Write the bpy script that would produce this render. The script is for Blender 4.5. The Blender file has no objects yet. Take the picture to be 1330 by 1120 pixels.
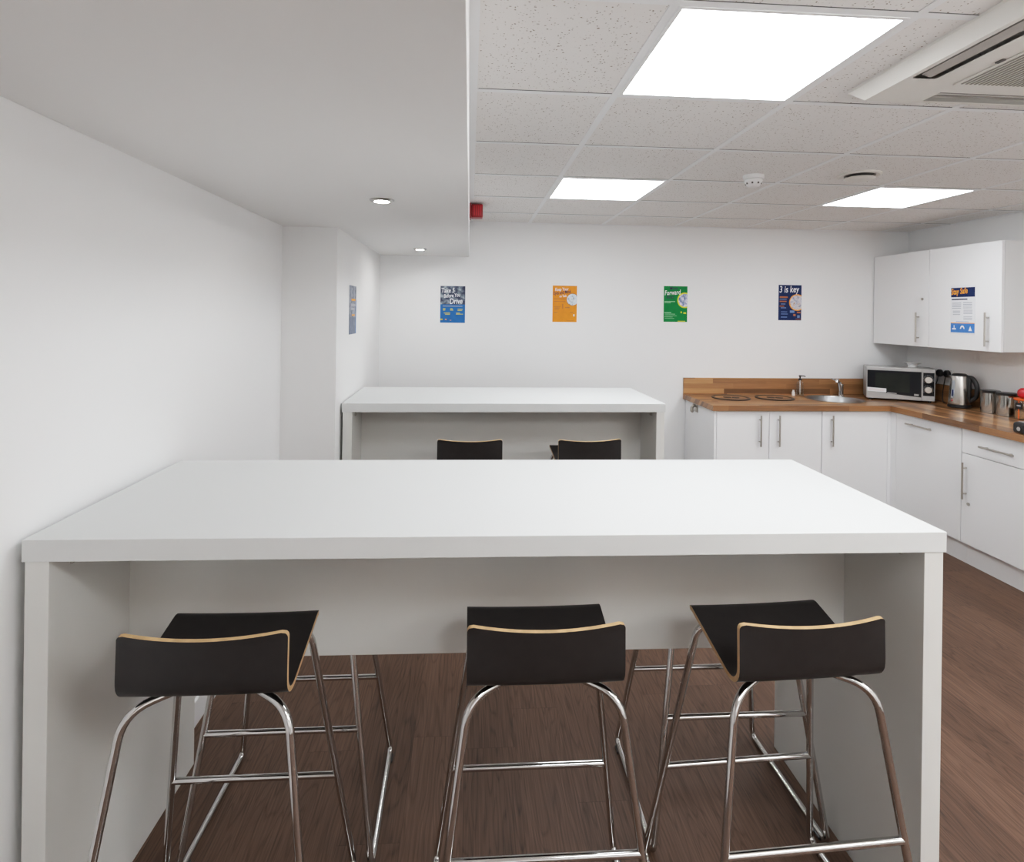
import bpy, bmesh, math, random
from mathutils import Vector, Matrix
random.seed(7)
PI = math.pi
C = bpy.context.scene.collection
scn = bpy.context.scene

# ------------------------------------------------------------------ materials
def new_mat(name):
    m = bpy.data.materials.new(name); m.use_nodes = True
    nt = m.node_tree
    b = nt.nodes.get('Principled BSDF')
    return m, nt, b

def N(nt, typ, **kw):
    n = nt.nodes.new(typ)
    for k, v in kw.items():
        if k.startswith('i_'):
            n.inputs[k[2:].replace('_', ' ')].default_value = v
        else:
            setattr(n, k, v)
    return n

def L(nt, a, b): nt.links.new(a, b)

def math_node(nt, op, a, b=None):
    n = nt.nodes.new('ShaderNodeMath'); n.operation = op
    for i, v in enumerate((a, b)):
        if v is None: continue
        if isinstance(v, (int, float)): n.inputs[i].default_value = v
        else: L(nt, v, n.inputs[i])
    return n.outputs[0]

def plain(name, col, rough=0.5, metal=0.0, var=0.02, scale=6.0, bump=0.0, bscale=200.0, spec=0.5, coat=0.0):
    """a painted / plastic / metal surface with faint procedural tone variation"""
    m, nt, b = new_mat(name)
    tc = N(nt, 'ShaderNodeTexCoord')
    nz = N(nt, 'ShaderNodeTexNoise'); nz.inputs['Scale'].default_value = scale; nz.inputs['Detail'].default_value = 3
    L(nt, tc.outputs['Object'], nz.inputs['Vector'])
    rp = N(nt, 'ShaderNodeValToRGB')
    rp.color_ramp.elements[0].position = 0.3; rp.color_ramp.elements[1].position = 0.7
    rp.color_ramp.elements[0].color = tuple(max(0, c*(1-var)) for c in col) + (1,)
    rp.color_ramp.elements[1].color = tuple(min(1, c*(1+var)) for c in col) + (1,)
    L(nt, nz.outputs['Fac'], rp.inputs['Fac']); L(nt, rp.outputs['Color'], b.inputs['Base Color'])
    b.inputs['Roughness'].default_value = rough; b.inputs['Metallic'].default_value = metal
    b.inputs['Specular IOR Level'].default_value = spec
    b.inputs['Coat Weight'].default_value = coat
    if bump:
        n2 = N(nt, 'ShaderNodeTexNoise'); n2.inputs['Scale'].default_value = bscale
        L(nt, tc.outputs['Object'], n2.inputs['Vector'])
        bp = N(nt, 'ShaderNodeBump'); bp.inputs['Strength'].default_value = bump; bp.inputs['Distance'].default_value = 0.002
        L(nt, n2.outputs['Fac'], bp.inputs['Height']); L(nt, bp.outputs['Normal'], b.inputs['Normal'])
    return m

def emis(name, col, strength):
    m, nt, b = new_mat(name)
    b.inputs['Base Color'].default_value = (*col, 1)
    b.inputs['Emission Color'].default_value = (*col, 1)
    b.inputs['Emission Strength'].default_value = strength
    return m

def glass(name, col=(1, 1, 1), rough=0.02):
    m, nt, b = new_mat(name)
    b.inputs['Base Color'].default_value = (1, 1, 1, 1); b.inputs['Roughness'].default_value = rough
    b.inputs['Metallic'].default_value = 1.0
    tr = N(nt, 'ShaderNodeBsdfTransparent'); tr.inputs[0].default_value = (*col, 1)
    lw = N(nt, 'ShaderNodeLayerWeight'); lw.inputs[0].default_value = 0.5
    fac = math_node(nt, 'ADD', math_node(nt, 'MULTIPLY', math_node(nt, 'POWER', lw.outputs['Facing'], 3.0), 0.55), 0.03)
    mx = N(nt, 'ShaderNodeMixShader'); L(nt, fac, mx.inputs[0]); L(nt, tr.outputs[0], mx.inputs[1]); L(nt, b.outputs[0], mx.inputs[2])
    L(nt, mx.outputs[0], nt.nodes['Material Output'].inputs['Surface'])
    return m

def stave(name, long_axis, ramp, row_w, length, grain=(3, 60), rough=0.35, gap=0.0, grain_mix=0.5, spread=1.0, cathedral=0.0, bump=0.05, coat=0.0, spec=0.5):
    """planks / glued staves: rows across, random lengths along, tone per stave, fine grain"""
    m, nt, b = new_mat(name)
    tc = N(nt, 'ShaderNodeTexCoord'); sp = N(nt, 'ShaderNodeSeparateXYZ')
    L(nt, tc.outputs['Object'], sp.inputs[0])
    X, Y, Z = sp.outputs
    u = {'X': X, 'Y': Y}[long_axis]
    v = math_node(nt, 'ADD', {'X': Y, 'Y': X}[long_axis], Z)
    vr = math_node(nt, 'DIVIDE', v, row_w)
    row = math_node(nt, 'FLOOR', vr)
    wn = N(nt, 'ShaderNodeTexWhiteNoise', noise_dimensions='1D'); L(nt, row, wn.inputs['W'])
    uo = math_node(nt, 'ADD', math_node(nt, 'DIVIDE', u, length), math_node(nt, 'MULTIPLY', wn.outputs['Value'], 7.3))
    col = math_node(nt, 'FLOOR', uo)
    cmb = N(nt, 'ShaderNodeCombineXYZ'); L(nt, row, cmb.inputs[0]); L(nt, col, cmb.inputs[1])
    w2 = N(nt, 'ShaderNodeTexWhiteNoise', noise_dimensions='2D'); L(nt, cmb.outputs[0], w2.inputs['Vector'])
    # grain coordinates, shifted per stave
    gv = N(nt, 'ShaderNodeCombineXYZ')
    L(nt, math_node(nt, 'MULTIPLY', u, grain[0]), gv.inputs[0]); L(nt, math_node(nt, 'MULTIPLY', v, grain[1]), gv.inputs[1])
    L(nt, math_node(nt, 'MULTIPLY', w2.outputs['Value'], 37.0), gv.inputs[2])
    nz = N(nt, 'ShaderNodeTexNoise'); nz.inputs['Scale'].default_value = 1.0; nz.inputs['Detail'].default_value = 6; nz.inputs['Roughness'].default_value = 0.65
    L(nt, gv.outputs[0], nz.inputs['Vector'])
    fac = math_node(nt, 'ADD', math_node(nt, 'MULTIPLY', w2.outputs['Value'], spread*(1-grain_mix)),
                    math_node(nt, 'MULTIPLY', nz.outputs['Fac'], grain_mix))
    if cathedral:
        g2 = N(nt, 'ShaderNodeCombineXYZ')
        L(nt, math_node(nt, 'MULTIPLY', u, 1.0), g2.inputs[0]); L(nt, math_node(nt, 'MULTIPLY', v, 9.0), g2.inputs[1])
        L(nt, math_node(nt, 'MULTIPLY', w2.outputs['Value'], 91.0), g2.inputs[2])
        n3 = N(nt, 'ShaderNodeTexNoise'); n3.inputs['Scale'].default_value = 1.0; n3.inputs['Detail'].default_value = 2.0
        L(nt, g2.outputs[0], n3.inputs['Vector'])
        rings = math_node(nt, 'FRACT', math_node(nt, 'MULTIPLY', n3.outputs['Fac'], 20.0))
        tri = math_node(nt, 'ABSOLUTE', math_node(nt, 'SUBTRACT', rings, 0.5))
        line = math_node(nt, 'SMOOTH_MIN', math_node(nt, 'MULTIPLY', tri, 2.4), 0.5)
        line.node.inputs[2].default_value = 0.2
        fac = math_node(nt, 'ADD', math_node(nt, 'MULTIPLY', fac, 1-cathedral), math_node(nt, 'MULTIPLY', line, cathedral*1.6))
    rp = N(nt, 'ShaderNodeValToRGB')
    els = rp.color_ramp.elements
    while len(els) < len(ramp): els.new(0.5)
    for e, (p, c) in zip(els, ramp):
        e.position = p; e.color = (*c, 1)
    L(nt, fac, rp.inputs['Fac'])
    out = rp.outputs['Color']
    if gap:
        fr = math_node(nt, 'FRACT', vr); ur = math_node(nt, 'FRACT', uo)
        e1 = math_node(nt, 'LESS_THAN', fr, gap/row_w); e2 = math_node(nt, 'LESS_THAN', ur, gap/length)
        e = math_node(nt, 'MAXIMUM', e1, e2)
        mx = N(nt, 'ShaderNodeMixRGB', blend_type='MULTIPLY'); mx.inputs['Color2'].default_value = (0.55, 0.5, 0.48, 1)
        L(nt, e, mx.inputs['Fac']); L(nt, out, mx.inputs['Color1']); out = mx.outputs[0]
    L(nt, out, b.inputs['Base Color'])
    b.inputs['Roughness'].default_value = rough
    b.inputs['Coat Weight'].default_value = coat; b.inputs['Specular IOR Level'].default_value = spec
    bp = N(nt, 'ShaderNodeBump'); bp.inputs['Strength'].default_value = bump; bp.inputs['Distance'].default_value = 0.001
    L(nt, nz.outputs['Fac'], bp.inputs['Height']); L(nt, bp.outputs['Normal'], b.inputs['Normal'])
    return m

def tile_mat():
    """mineral fibre ceiling tile: pinholes and short fissures"""
    m, nt, b = new_mat('ceiling_tile')
    tc = N(nt, 'ShaderNodeTexCoord')
    mp = N(nt, 'ShaderNodeMapping'); mp.inputs['Scale'].default_value = (1, 1, 0); L(nt, tc.outputs['Object'], mp.inputs[0])
    n0 = N(nt, 'ShaderNodeTexNoise'); n0.inputs['Scale'].default_value = 60; n0.inputs['Detail'].default_value = 3
    L(nt, mp.outputs[0], n0.inputs['Vector'])
    mixv = N(nt, 'ShaderNodeMixRGB'); mixv.inputs['Fac'].default_value = 0.012
    L(nt, mp.outputs[0], mixv.inputs['Color1']); L(nt, n0.outputs['Color'], mixv.inputs['Color2'])
    masks = []
    for sc, thr, keep in ((120, 0.27, 0.42), (60, 0.17, 0.40)):
        vo = N(nt, 'ShaderNodeTexVoronoi'); vo.inputs['Scale'].default_value = sc
        L(nt, mixv.outputs[0], vo.inputs['Vector'])
        a = math_node(nt, 'LESS_THAN', vo.outputs['Distance'], thr)
        sx = N(nt, 'ShaderNodeSeparateXYZ'); L(nt, vo.outputs['Color'], sx.inputs[0])
        k = math_node(nt, 'LESS_THAN', sx.outputs[0], keep)
        masks.append(math_node(nt, 'MULTIPLY', math_node(nt, 'MULTIPLY', a, k), sx.outputs[1]))
    ms = math_node(nt, 'MAXIMUM', *masks)
    ms = math_node(nt, 'MULTIPLY', ms, 1.05)
    mx = N(nt, 'ShaderNodeMixRGB'); mx.inputs['Color1'].default_value = (0.82, 0.805, 0.79, 1); mx.inputs['Color2'].default_value = (0.25, 0.20, 0.16, 1)
    L(nt, ms, mx.inputs['Fac']); L(nt, mx.outputs[0], b.inputs['Base Color'])
    b.inputs['Roughness'].default_value = 0.95; b.inputs['Specular IOR Level'].default_value = 0.1
    return m

def photo_mat(name, cols, scale=14.0):
    """an out-of-focus printed photograph: soft blobs of colour"""
    m, nt, b = new_mat(name)
    tc = N(nt, 'ShaderNodeTexCoord')
    nz = N(nt, 'ShaderNodeTexNoise'); nz.inputs['Scale'].default_value = scale; nz.inputs['Detail'].default_value = 2.5
    L(nt, tc.outputs['Object'], nz.inputs['Vector'])
    rp = N(nt, 'ShaderNodeValToRGB'); els = rp.color_ramp.elements
    while len(els) < len(cols): els.new(0.5)
    for i, (e, c) in enumerate(zip(els, cols)):
        e.position = 0.28 + 0.44*i/(len(cols)-1); e.color = (*c, 1)
    L(nt, nz.outputs['Fac'], rp.inputs['Fac']); L(nt, rp.outputs['Color'], b.inputs['Base Color'])
    b.inputs['Roughness'].default_value = 0.5
    return m

def brushed(name, col, rough=0.28):
    m, nt, b = new_mat(name)
    tc = N(nt, 'ShaderNodeTexCoord'); mp = N(nt, 'ShaderNodeMapping'); mp.inputs['Scale'].default_value = (8, 8, 900)
    L(nt, tc.outputs['Object'], mp.inputs[0])
    nz = N(nt, 'ShaderNodeTexNoise'); nz.inputs['Scale'].default_value = 1; nz.inputs['Detail'].default_value = 2
    L(nt, mp.outputs[0], nz.inputs['Vector'])
    rr = N(nt, 'ShaderNodeMapRange'); rr.inputs['To Min'].default_value = rough*0.8; rr.inputs['To Max'].default_value = rough*1.25
    L(nt, nz.outputs['Fac'], rr.inputs['Value']); L(nt, rr.outputs[0], b.inputs['Roughness'])
    b.inputs['Base Color'].default_value = (*col, 1); b.inputs['Metallic'].default_value = 1.0
    return m

M = {}
M['wall'] = plain('wall_paint', (0.85, 0.85, 0.85), 0.75, var=0.006, scale=1.5, bump=0.04, bscale=350, spec=0.25)
M['soffit'] = plain('bulkhead_paint', (0.83, 0.82, 0.81), 0.8, var=0.006, scale=1.2, bump=0.03, bscale=350, spec=0.2)
M['pillar'] = plain('pillar_paint', (0.82, 0.815, 0.81), 0.75, var=0.006, scale=1.5, bump=0.04, bscale=350, spec=0.25)
M['tile'] = tile_mat()
M['tbar'] = plain('grid_enamel', (0.83, 0.84, 0.85), 0.4, var=0.01)
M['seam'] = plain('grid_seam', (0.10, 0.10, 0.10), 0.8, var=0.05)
M['floor'] = stave('walnut_plank_floor', 'Y',
                   [(0.24, (0.026, 0.013, 0.008)), (0.40, (0.074, 0.039, 0.023)), (0.56, (0.112, 0.061, 0.038)), (0.74, (0.158, 0.092, 0.060))],
                   0.184, 1.22, grain=(4, 190), rough=0.5, gap=0.0014, grain_mix=0.86, cathedral=0.17, bump=0.10, spec=0.32)
WR = [(0.10, (0.115, 0.052, 0.020)), (0.38, (0.235, 0.112, 0.045)), (0.62, (0.370, 0.185, 0.078)), (0.90, (0.530, 0.290, 0.130))]
M['wood_x'] = stave('oiled_block_worktop', 'X', WR, 0.042, 0.46, grain=(5, 90), rough=0.28, grain_mix=0.42, spread=1.15, bump=0.05, coat=0.15)
M['wood_y'] = stave('oiled_block_worktop_return', 'Y', WR, 0.042, 0.46, grain=(5, 90), rough=0.28, grain_mix=0.42, spread=1.15, bump=0.05, coat=0.15)
M['table'] = plain('white_laminate', (0.69, 0.70, 0.695), 0.65, var=0.006, scale=2, bump=0.02, bscale=500, spec=0.3)
M['table_edge'] = plain('white_laminate_panel', (0.72, 0.717, 0.69), 0.5, var=0.008, scale=2, bump=0.02, bscale=500)
M['unit'] = plain('white_cabinet_door', (0.83, 0.83, 0.835), 0.42, var=0.005, scale=2)
M['carcass'] = plain('white_carcass', (0.72, 0.72, 0.715), 0.5, var=0.005, scale=2)
M['steel'] = brushed('satin_nickel', (0.50, 0.47, 0.43), 0.34)
M['inox'] = brushed('brushed_stainless', (0.54, 0.52, 0.49), 0.24)
M['sink_steel'] = brushed('sink_steel', (0.40, 0.40, 0.40), 0.34)
M['chrome'] = plain('chrome', (0.62, 0.61, 0.60), 0.08, metal=1.0, var=0.01)
M['mirror_steel'] = plain('polished_stainless', (0.52, 0.51, 0.49), 0.12, metal=1.0, var=0.01)
M['black'] = plain('black_laminate', (0.021, 0.018, 0.0175), 0.45, spec=0.38, var=0.12, scale=30, bump=0.03, bscale=300)
M['ply'] = plain('beech_ply_edge', (0.55, 0.36, 0.19), 0.5, var=0.12, scale=60)
M['plastic'] = plain('black_plastic', (0.014, 0.014, 0.015), 0.30, var=0.1, scale=20)
M['gloss_black'] = plain('black_gloss', (0.006, 0.007, 0.010), 0.12, var=0.05, spec=0.25)
M['window_dark'] = plain('dark_oven_window', (0.014, 0.017, 0.014), 0.14, var=0.35, scale=7, spec=0.25)
M['silver'] = plain('silver_paint', (0.43, 0.425, 0.42), 0.35, metal=0.35, var=0.01)
M['white'] = plain('white_plastic', (0.80, 0.80, 0.80), 0.35, var=0.01)
M['ac'] = plain('cassette_plastic', (0.74, 0.72, 0.68), 0.5, var=0.01)
M['ac_dark'] = plain('cassette_slot', (0.10, 0.09, 0.085), 0.6, var=0.05)
M['ac_slat'] = plain('cassette_grille_gap', (0.30, 0.29, 0.26), 0.6, var=0.05)
M['ac_flap'] = plain('cassette_flap', (0.50, 0.48, 0.455), 0.5, var=0.02)
M['red'] = plain('red_alarm_plastic', (0.27, 0.008, 0.013), 0.3, var=0.06)
M['red_lid'] = plain('red_plastic', (0.50, 0.02, 0.03), 0.3, var=0.05)
M['orange_plastic'] = plain('orange_plastic', (0.80, 0.14, 0.02), 0.35, var=0.05)
M['paper'] = plain('white_paper', (0.78, 0.79, 0.81), 0.6, var=0.01)
M['navy'] = plain('navy_print', (0.013, 0.028, 0.105), 0.6, spec=0.2, var=0.12, scale=25)
M['blue'] = plain('blue_print', (0.030, 0.160, 0.420), 0.6, spec=0.2, var=0.08, scale=20)
M['sky'] = plain('light_blue_print', (0.075, 0.215, 0.560), 0.6, spec=0.2, var=0.05, scale=20)
M['orange'] = plain('orange_print', (0.780, 0.270, 0.025), 0.6, spec=0.2, var=0.06, scale=20)
M['green'] = plain('green_print', (0.003, 0.225, 0.055), 0.6, spec=0.2, var=0.06, scale=20)
M['ink_white'] = plain('white_ink', (0.86, 0.87, 0.90), 0.5, var=0.01)
M['ink_navy'] = plain('navy_ink', (0.012, 0.018, 0.060), 0.5, var=0.05)
M['ink_yellow'] = plain('yellow_ink', (0.55, 0.50, 0.06), 0.5, var=0.05)
M['ink_lime'] = plain('lime_ink', (0.75, 0.72, 0.02), 0.5, var=0.03)
M['ink_orange'] = plain('orange_ink', (0.90, 0.36, 0.03), 0.5, var=0.03)
M['ink_rust'] = plain('rust_ink', (0.42, 0.13, 0.04), 0.5, var=0.05)
M['ink_grey'] = plain('grey_ink', (0.42, 0.43, 0.48), 0.5, var=0.05)
M['ink_palegreen'] = plain('pale_green_ink', (0.30, 0.60, 0.36), 0.5, var=0.05)
M['ink_brown'] = plain('brown_ink', (0.50, 0.17, 0.03), 0.5, var=0.05)
M['ink_steel'] = plain('steel_blue_ink', (0.14, 0.23, 0.45), 0.5, var=0.05)
M['photo_cab'] = photo_mat('photo_car_cabin', [(0.02, 0.025, 0.06), (0.04, 0.05, 0.10), (0.16, 0.20, 0.24), (0.42, 0.46, 0.52)], 26)
M['photo_road'] = photo_mat('photo_road', [(0.03, 0.06, 0.08), (0.55, 0.62, 0.68), (0.70, 0.74, 0.80), (0.10, 0.28, 0.14)], 38)
M['photo_yard'] = photo_mat('photo_yard', [(0.05, 0.07, 0.16), (0.20, 0.26, 0.45), (0.68, 0.66, 0.78), (0.75, 0.74, 0.85)], 36)
M['photo_site'] = photo_mat('photo_site', [(0.07, 0.05, 0.06), (0.45, 0.46, 0.56), (0.66, 0.64, 0.66), (0.40, 0.20, 0.12)], 40)
M['photo_grey'] = photo_mat('photo_grey', [(0.08, 0.09, 0.11), (0.17, 0.19, 0.24), (0.34, 0.36, 0.42), (0.22, 0.27, 0.42)], 30)
M['photo_low'] = photo_mat('photo_low', [(0.12, 0.14, 0.19), (0.17, 0.20, 0.28), (0.22, 0.25, 0.33)], 30)
M['pink_label'] = plain('pale_pink_label', (0.72, 0.60, 0.59), 0.5, var=0.08, scale=60)
M['glass'] = glass('clear_glass', (0.95, 0.96, 0.96))
M['soap'] = glass('pale_soap', (0.93, 0.90, 0.78), 0.05)
M['window_strip'] = plain('kettle_water_window', (0.34, 0.37, 0.40), 0.15, var=0.25, scale=40)
M['coffee'] = plain('brown_granules', (0.34, 0.20, 0.10), 0.8, var=0.4, scale=250)
M['lens'] = emis('downlight_lens', (1.0, 0.985, 0.96), 150.0)
M['panel'] = emis('light_diffuser', (0.925, 0.965, 1.0), 10.8)

# ------------------------------------------------------------------ mesh helpers
def obj(name, bm, mats, parent=None, smooth=False, loc=None, rot=None):
    me = bpy.data.meshes.new(name)
    bmesh.ops.recalc_face_normals(bm, faces=bm.faces)
    bm.to_mesh(me); bm.free()
    if not isinstance(mats, (list, tuple)): mats = [mats]
    for m in mats: me.materials.append(m)
    if smooth:
        me.polygons.foreach_set('use_smooth', [True]*len(me.polygons))
        try: me.set_sharp_from_angle(angle=math.radians(35))
        except Exception: pass
    o = bpy.data.objects.new(name, me); C.objects.link(o)
    if parent: o.parent = parent
    if loc: o.location = loc
    if rot: o.rotation_euler = rot
    return o

def thing(name, label, cat, loc=(0, 0, 0), rotz=0.0, group=None):
    o = bpy.data.objects.new(name, None); C.objects.link(o)
    o.empty_display_size = 0.1
    o.location = loc; o.rotation_euler = (0, 0, rotz)
    return tag(o, label, cat, group)

def tag(o, label, cat, group=None):
    o['label'] = label; o['category'] = cat
    if group: o['group'] = group
    return o

def struct(name, bm, mats, **kw):
    o = obj(name, bm, mats, **kw); o['kind'] = 'structure'; return o

def dup(root, loc, rotz, label, group=None):
    r = root.copy(); C.objects.link(r); r.location = loc; r.rotation_euler = (0, 0, rotz)
    r['label'] = label
    if group: r['group'] = group
    for ch in list(root.children):
        c = ch.copy(); C.objects.link(c); c.parent = r
        for g in list(ch.children):
            d = g.copy(); C.objects.link(d); d.parent = c
    return r

def box(bm, x0, x1, y0, y1, z0, z1, bevel=0.0, seg=2, mi=0):
    vs = [bm.verts.new(p) for p in ((x0, y0, z0), (x1, y0, z0), (x1, y1, z0), (x0, y1, z0), (x0, y0, z1), (x1, y0, z1), (x1, y1, z1), (x0, y1, z1))]
    fs = [bm.faces.new([vs[i] for i in f]) for f in ((0, 3, 2, 1), (4, 5, 6, 7), (0, 1, 5, 4), (1, 2, 6, 5), (2, 3, 7, 6), (3, 0, 4, 7))]
    for f in fs: f.material_index = mi
    if bevel:
        es = list({e for f in fs for e in f.edges})
        bmesh.ops.bevel(bm, geom=es, offset=bevel, segments=seg, affect='EDGES', profile=0.5)
    return bm

def B(*a, **k): return box(bmesh.new(), *a, **k)

def tube(bm, pts, r, seg=12, closed_ends=True, mi=0):
    pts = [Vector(p) for p in pts]
    rings = []
    up = None
    for i, p in enumerate(pts):
        if i == 0: t = pts[1]-pts[0]
        elif i == len(pts)-1: t = pts[-1]-pts[-2]
        else: t = (pts[i+1]-pts[i]).normalized() + (pts[i]-pts[i-1]).normalized()
        t.normalize()
        if up is None:
            a = Vector((0, 0, 1)) if abs(t.z) < 0.9 else Vector((1, 0, 0))
            up = (a - t*a.dot(t)).normalized()
        else:
            up = (up - t*up.dot(t)).normalized()
        s = t.cross(up)
        rr = r[i] if isinstance(r, (list, tuple)) else r
        rings.append([bm.verts.new(p + up*math.cos(2*PI*k/seg)*rr + s*math.sin(2*PI*k/seg)*rr) for k in range(seg)])
    for a, b in zip(rings, rings[1:]):
        for k in range(seg):
            f = bm.faces.new((a[k], a[(k+1) % seg], b[(k+1) % seg], b[k])); f.material_index = mi
    if closed_ends:
        bm.faces.new(rings[0]).material_index = mi; bm.faces.new(rings[-1]).material_index = mi
    return bm

def fillet(pts, rad, n=6):
    """round the corners of a polyline"""
    pts = [Vector(p) for p in pts]; out = [pts[0]]
    rads = rad if isinstance(rad, (list, tuple)) else [rad]*(len(pts)-2)
    for i in range(1, len(pts)-1):
        a, b, c = pts[i-1], pts[i], pts[i+1]
        d1 = (a-b); d2 = (c-b); r = min(rads[i-1], d1.length*0.48, d2.length*0.48)
        p, q = b+d1.normalized()*r, b+d2.normalized()*r
        for k in range(n+1):
            t = k/n; out.append(p*(1-t)**2 + b*2*t*(1-t) + q*t*t)
    out.append(pts[-1]); return out

def lathe(bm, prof, seg=32, mi=0, center=(0, 0, 0), sy=1.0):
    cx, cy, cz = center; rings = []
    for r, z in prof:
        if r < 1e-6: rings.append([bm.verts.new((cx, cy, cz+z))])
        else: rings.append([bm.verts.new((cx+r*math.cos(2*PI*k/seg), cy+sy*r*math.sin(2*PI*k/seg), cz+z)) for k in range(seg)])
    for a, b in zip(rings, rings[1:]):
        for k in range(seg):
            k2 = (k+1) % seg
            if len(a) == 1 and len(b) == 1: continue
            if len(a) == 1: f = bm.faces.new((a[0], b[k2], b[k]))
            elif len(b) == 1: f = bm.faces.new((a[k], a[k2], b[0]))
            else: f = bm.faces.new((a[k], a[k2], b[k2], b[k]))
            f.material_index = mi
    return bm

def cyl(bm, p, q, r, seg=20): return tube(bm, [p, q], r, seg)

def poly(bm, pts, z, mi=0):
    """flat polygon in the local xy plane"""
    f = bm.faces.new([bm.verts.new((x, y, z)) for x, y in pts]); f.material_index = mi
    return bm

def rect(bm, x0, x1, y0, y1, z, mi=0): return poly(bm, [(x0, y0), (x1, y0), (x1, y1), (x0, y1)], z, mi)

def prism(bm, pts, y0, y1, mi=0):
    """outline in xz pushed from y0 to y1"""
    a = [bm.verts.new((x, y0, z)) for x, z in pts]; b = [bm.verts.new((x, y1, z)) for x, z in pts]
    n = len(pts)
    bm.faces.new(a).material_index = mi; bm.faces.new(b[::-1]).material_index = mi
    for k in range(n): bm.faces.new((a[k], b[k], b[(k+1) % n], a[(k+1) % n])).material_index = mi
    return bm

def text_bm(bm, s, x, y, size, z, rot=0.0, shear=0.15, bold=0.0, width=1.0):
    """lettering as flat mesh in the local xy plane"""
    cu = bpy.data.curves.new('lettering', 'FONT'); cu.body = s; cu.size = size; cu.shear = shear; cu.offset = bold
    cu.resolution_u = 3; cu.fill_mode = 'FRONT'
    o = bpy.data.objects.new('lettering', cu); C.objects.link(o)
    dg = bpy.context.evaluated_depsgraph_get(); dg.update()
    me = bpy.data.meshes.new_from_object(o.evaluated_get(dg))
    me.transform(Matrix.Translation((x, y, z)) @ Matrix.Rotation(rot, 4, 'Z') @ Matrix.Diagonal((width, 1, 1, 1)))
    bm.from_mesh(me)
    bpy.data.objects.remove(o); bpy.data.curves.remove(cu); bpy.data.meshes.remove(me)
    return bm

# ------------------------------------------------------------------ room
XL, XR, YB, YF, H = -1.014, 3.735, 4.826, -2.60, 2.300
XP, YP, XS, HS = -0.722, 3.288, -0.011, 2.016
T = 0.12
struct('floor', B(XL-T, XR+T, YF-T, YB+T, -0.05, 0.0), M['floor'])
struct('wall_left', B(XL-T, XL, YF-T, YB+T, 0, H+0.1), M['wall'])
struct('wall_right', B(XR, XR+T, YF-T, YB+T, 0, H+0.1), M['wall'])
struct('wall_back', B(XL, XR, YB, YB+T, 0, H+0.1), M['wall'])
struct('wall_front', B(XL, XR, YF-T, YF, 0, H+0.1), M['wall'])
struct('wall_pillar', B(XL, XP, YP, YB, 0, HS), M['pillar'])
struct('ceiling_bulkhead', B(XL, XS, YF, YB, HS, H+0.1, bevel=0.002), M['soffit'])
bm = bmesh.new(); box(bm, XL, XL+0.013, YF, YP, 0, 0.095, bevel=0.003)
struct('baseboard_left', bm, M['unit'])
bm = bmesh.new(); box(bm, XL+0.013, XP, YP-0.013, YP, 0, 0.095, bevel=0.003)
struct('baseboard_pillar', bm, M['unit'])

# made-up window frame behind the camera, with an area lamp added as fill
bm = bmesh.new()
for x in (0.2, 1.25, 2.3, 3.35): box(bm, x-0.03, x+0.03, YF, YF+0.04, 0.95, 2.15)
for z in (0.95, 2.15): box(bm, 0.17, 3.38, YF, YF+0.04, z-0.03, z+0.03)
struct('added_window_1', bm, M['unit'])
la = bpy.data.lights.new('front_fill', 'AREA'); la.shape = 'RECTANGLE'; la.size = 3.1; la.size_y = 1.15
la.energy = 6; la.color = (0.96, 0.98, 1.0)
lo = bpy.data.objects.new('front_fill', la); C.objects.link(lo); lo.location = (1.78, YF+0.06, 1.55); lo.rotation_euler = (math.radians(98), 0, 0)

# unseen upward fill lamp added behind the camera to brighten ceiling and near surfaces
lu = bpy.data.lights.new('fill_uplight', 'AREA'); lu.shape = 'SQUARE'; lu.size = 1.2; lu.energy = 52; lu.color = (1.0, 0.985, 0.96)
lo = bpy.data.objects.new('fill_uplight', lu); C.objects.link(lo); lo.location = (2.2, -0.55, 1.62); lo.rotation_euler = (PI, 0, 0)

# suspended ceiling: 600 mm grid
GX, GY, S = 0.475, 1.966, 0.6
lines_x = [GX + S*i for i in range(0, 6)]
lines_y = [GY + S*j for j in range(-7, 5)]
xs = [XS] + lines_x + [XR]; ys = [YF] + lines_y + [YB]
bm = bmesh.new()
box(bm, XS, XR, YF, YB, H+0.006, H+0.05)
for i in range(len(xs)-1):
    for j in range(len(ys)-1):
        if xs[i+1]-xs[i] < 0.03: continue
        box(bm, xs[i]+0.010, xs[i+1]-0.010, ys[j]+0.010, ys[j+1]-0.010, H, H+0.006)
struct('ceiling', bm, M['tile'])
bm = bmesh.new()
w = 0.012
for x in lines_x: box(bm, x-w, x+w, YF, YB, H-0.0022, H+0.001)
for y in lines_y: box(bm, XS, XR, y-w, y+w, H-0.0020, H+0.0012)
box(bm, XS, XS+0.026, YF, YB, H-0.003, H+0.001)
box(bm, XR-0.022, XR, YF, YB, H-0.003, H+0.001)
box(bm, XS, XR, YB-0.022, YB, H-0.003, H+0.001)
struct('trim_1', bm, M['tbar'])
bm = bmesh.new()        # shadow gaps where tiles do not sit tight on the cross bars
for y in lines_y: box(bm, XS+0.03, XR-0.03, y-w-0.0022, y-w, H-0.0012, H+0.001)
struct('trim_2', bm, M['seam'])

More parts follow.
